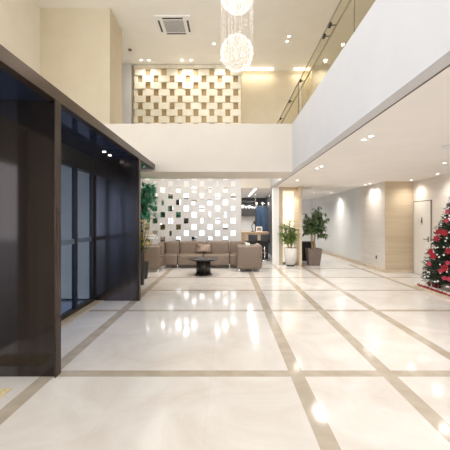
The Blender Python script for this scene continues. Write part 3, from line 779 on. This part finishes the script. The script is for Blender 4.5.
# red beaded skirt garland along the plinth
gb = B(); gw = B()
pts = []
for i in range(60):
    t_ = i / 59
    pts.append((4.27 + .02 * math.sin(i), 7.42 - 1.3 * t_))
pts += [(4.27 + 1.0 * i / 40, 6.08) for i in range(40)]
for (x, y) in pts:
    gb.ball((x, y, .075), .025, 1, (1, 1, 1)); 
    for q in range(3): gw.ball((x + R.uniform(-.02, .04), y + R.uniform(-.02, .02), .095 + R.uniform(-.005, .012)), .009, 1)
gar = thing('red_garland', 'red garland with white beads laid along the plinth edge', 'garland', (0, 0, 0))
o = gb.o('tinsel', M['red'], gar, True); o = gw.o('white_beads', M['pearl'], gar, True); o['kind'] = 'stuff'
# gift-like decorations beneath
for i, (x, y, w, h, m_, lab) in enumerate(((4.50, 7.2, .09, .1, 'red', 'small red gift box at the back corner of the plinth'), (4.55, 6.4, .1, .12, 'pearl', 'small white gift box at the front of the plinth'))):
    gft = thing('gift_box', lab, 'gift', (x, y, .05), .3)
    B().box(-w, w, -w, w, 0, h, .004).o('box', M[m_], gft)
    B().box(-.012, .012, -w - .002, w + .002, 0, h + .003).box(-w - .002, w + .002, -.012, .012, 0, h + .003).o('ribbon', M['pearl' if m_ == 'red' else 'red'], gft)

# ------------------------------------------------------------------ lights
w = bpy.data.worlds.new('daylight'); scene.world = w; w.use_nodes = True
w.node_tree.nodes['Background'].inputs[0].default_value = (.92, .96, 1, 1)
w.node_tree.nodes['Background'].inputs[1].default_value = 1.8
def area(name, loc, rot, sx, sy, e, col):
    l = bpy.data.lights.new(name, 'AREA'); l.shape = 'RECTANGLE'; l.size = sx; l.size_y = sy; l.energy = e; l.color = col
    o = bpy.data.objects.new(name, l); COL.objects.link(o); o.location = loc; o.rotation_euler = rot; return o
# daylight through the glazing behind the camera, and through the high left windows
area('rear_window_daylight', (.3, -7.3, 3.4), (PI / 2, 0, 0), 9.5, 6.4, 250, (.95, .97, 1))
area('high_window_daylight', (-5.1, -.2, 4.8), (0, -PI / 2, 0), 3.3, 11.5, 135, (.88, .93, 1))
# unseen downlights added above and behind the camera to light the near room
for x in (-3.0, -1.0, 1.0):
    for y in (-4.5, -1.5, 1.5, 3.6, 8.0 if x > 0 else 3.6):
        if y == 3.6 and x == -1.0 or True:
            pass
for n_, (x, y) in enumerate(((-3.2, -4), (-1.0, -4), (.8, -4), (-3.2, -.5), (-1.0, -.5), (.8, -.5), (-3.2, 3), (-1.0, 3), (.8, 3))):
    place_dl(x, y, HC, 'unseen downlight added in the high ceiling to light the near floor', 'added near high ceiling downlights', 42)
for (x, y) in ((2.3, -3), (2.3, 0.2), (2.3, 2.6), (4.2, -3), (4.2, .2), (4.2, 2.6), (3.4, 4.9), (3.3, 8.2), (3.4, 10.6), (3.6, 13.5), (3.6, 16)):  # out-of-view gallery downlights added for light on the near floor
    if y < 4: place_dl(x, y, LC, 'unseen downlight added under the near end of the gallery for light', 'added near gallery downlights', 4)
ws = B().box(-4.2, 1.3, 8.71, 8.76, 3.0, 3.05).o('added_wash_strip', M['coolstrip']); tag(ws, 'unseen wash strip added behind the bridge to brighten the mirror wall', 'light')  # hidden strip added behind the bridge to brighten the panel wall
l = bpy.data.lights.new('added_wash_fill', 'AREA'); l.shape = 'RECTANGLE'; l.size = 5.4; l.size_y = .12; l.energy = 9; l.color = (1, .97, .93)
o = bpy.data.objects.new('added_wash_glow', l); COL.objects.link(o); o.parent = ws; o.location = (-1.4, 8.8, 2.98); o.rotation_euler = (PI / 2 - .5, 0, 0)
l = bpy.data.lights.new('added_seating_fill', 'AREA'); l.shape = 'RECTANGLE'; l.size = 5.4; l.size_y = .2; l.energy = 64; l.color = (1, .97, .93)  # added fill aimed down to brighten the sofa area
o = bpy.data.objects.new('added_seating_glow', l); COL.objects.link(o); o.parent = ws; o.location = (-1.4, 8.95, 2.98); o.rotation_euler = (.35, 0, 0)
# warm pendant glow
for zc in (4.52, 5.57):
    l = bpy.data.lights.new('chandelier_lamp', 'POINT'); l.energy = 14; l.color = (1, .96, .9); l.shadow_soft_size = .15
    o = bpy.data.objects.new('chandelier_glow', l); COL.objects.link(o); o.parent = ch; o.location = (0, 0, zc)
l = bpy.data.lights.new('niche_lamp', 'SPOT'); l.energy = 12; l.color = (1, .9, .72); l.spot_size = 2.0; l.spot_blend = .6; l.shadow_soft_size = .04
o = bpy.data.objects.new('niche_beam', l); COL.objects.link(o); o.parent = nc; o.location = (2.15, 11.5, 2.5)
l = bpy.data.lights.new('linear_lamp', 'AREA'); l.shape = 'RECTANGLE'; l.size = .06; l.size_y = 3.6; l.energy = 60; l.color = (1, .97, .93)
o = bpy.data.objects.new('linear_glow', l); COL.objects.link(o); o.location = (1.02, 13.5, LC - .03)
for (x, y) in ((3.5, 13.4), (3.5, 16.2)):  # extra downlights added to brighten the far corridor
    place_dl(x, y, LC, 'downlight added deep in the far corridor to brighten it', 'added far corridor downlights', 70)

# ------------------------------------------------------------------ camera
cam = bpy.data.cameras.new('camera'); co = bpy.data.objects.new('camera', cam); COL.objects.link(co)
co.location = (0, 0, 1.5); co.rotation_euler = (PI / 2, 0, 0)
cam.sensor_width = 36; cam.lens = 36 * F / 450; cam.shift_x = -2 / 450; cam.shift_y = -4.5 / 450; cam.clip_start = .05
scene.camera = co
vs_ = scene.view_settings
vs_.view_transform = 'Standard'; vs_.look = 'None'; vs_.gamma = 1; vs_.use_curve_mapping = False; vs_.exposure = 0.4
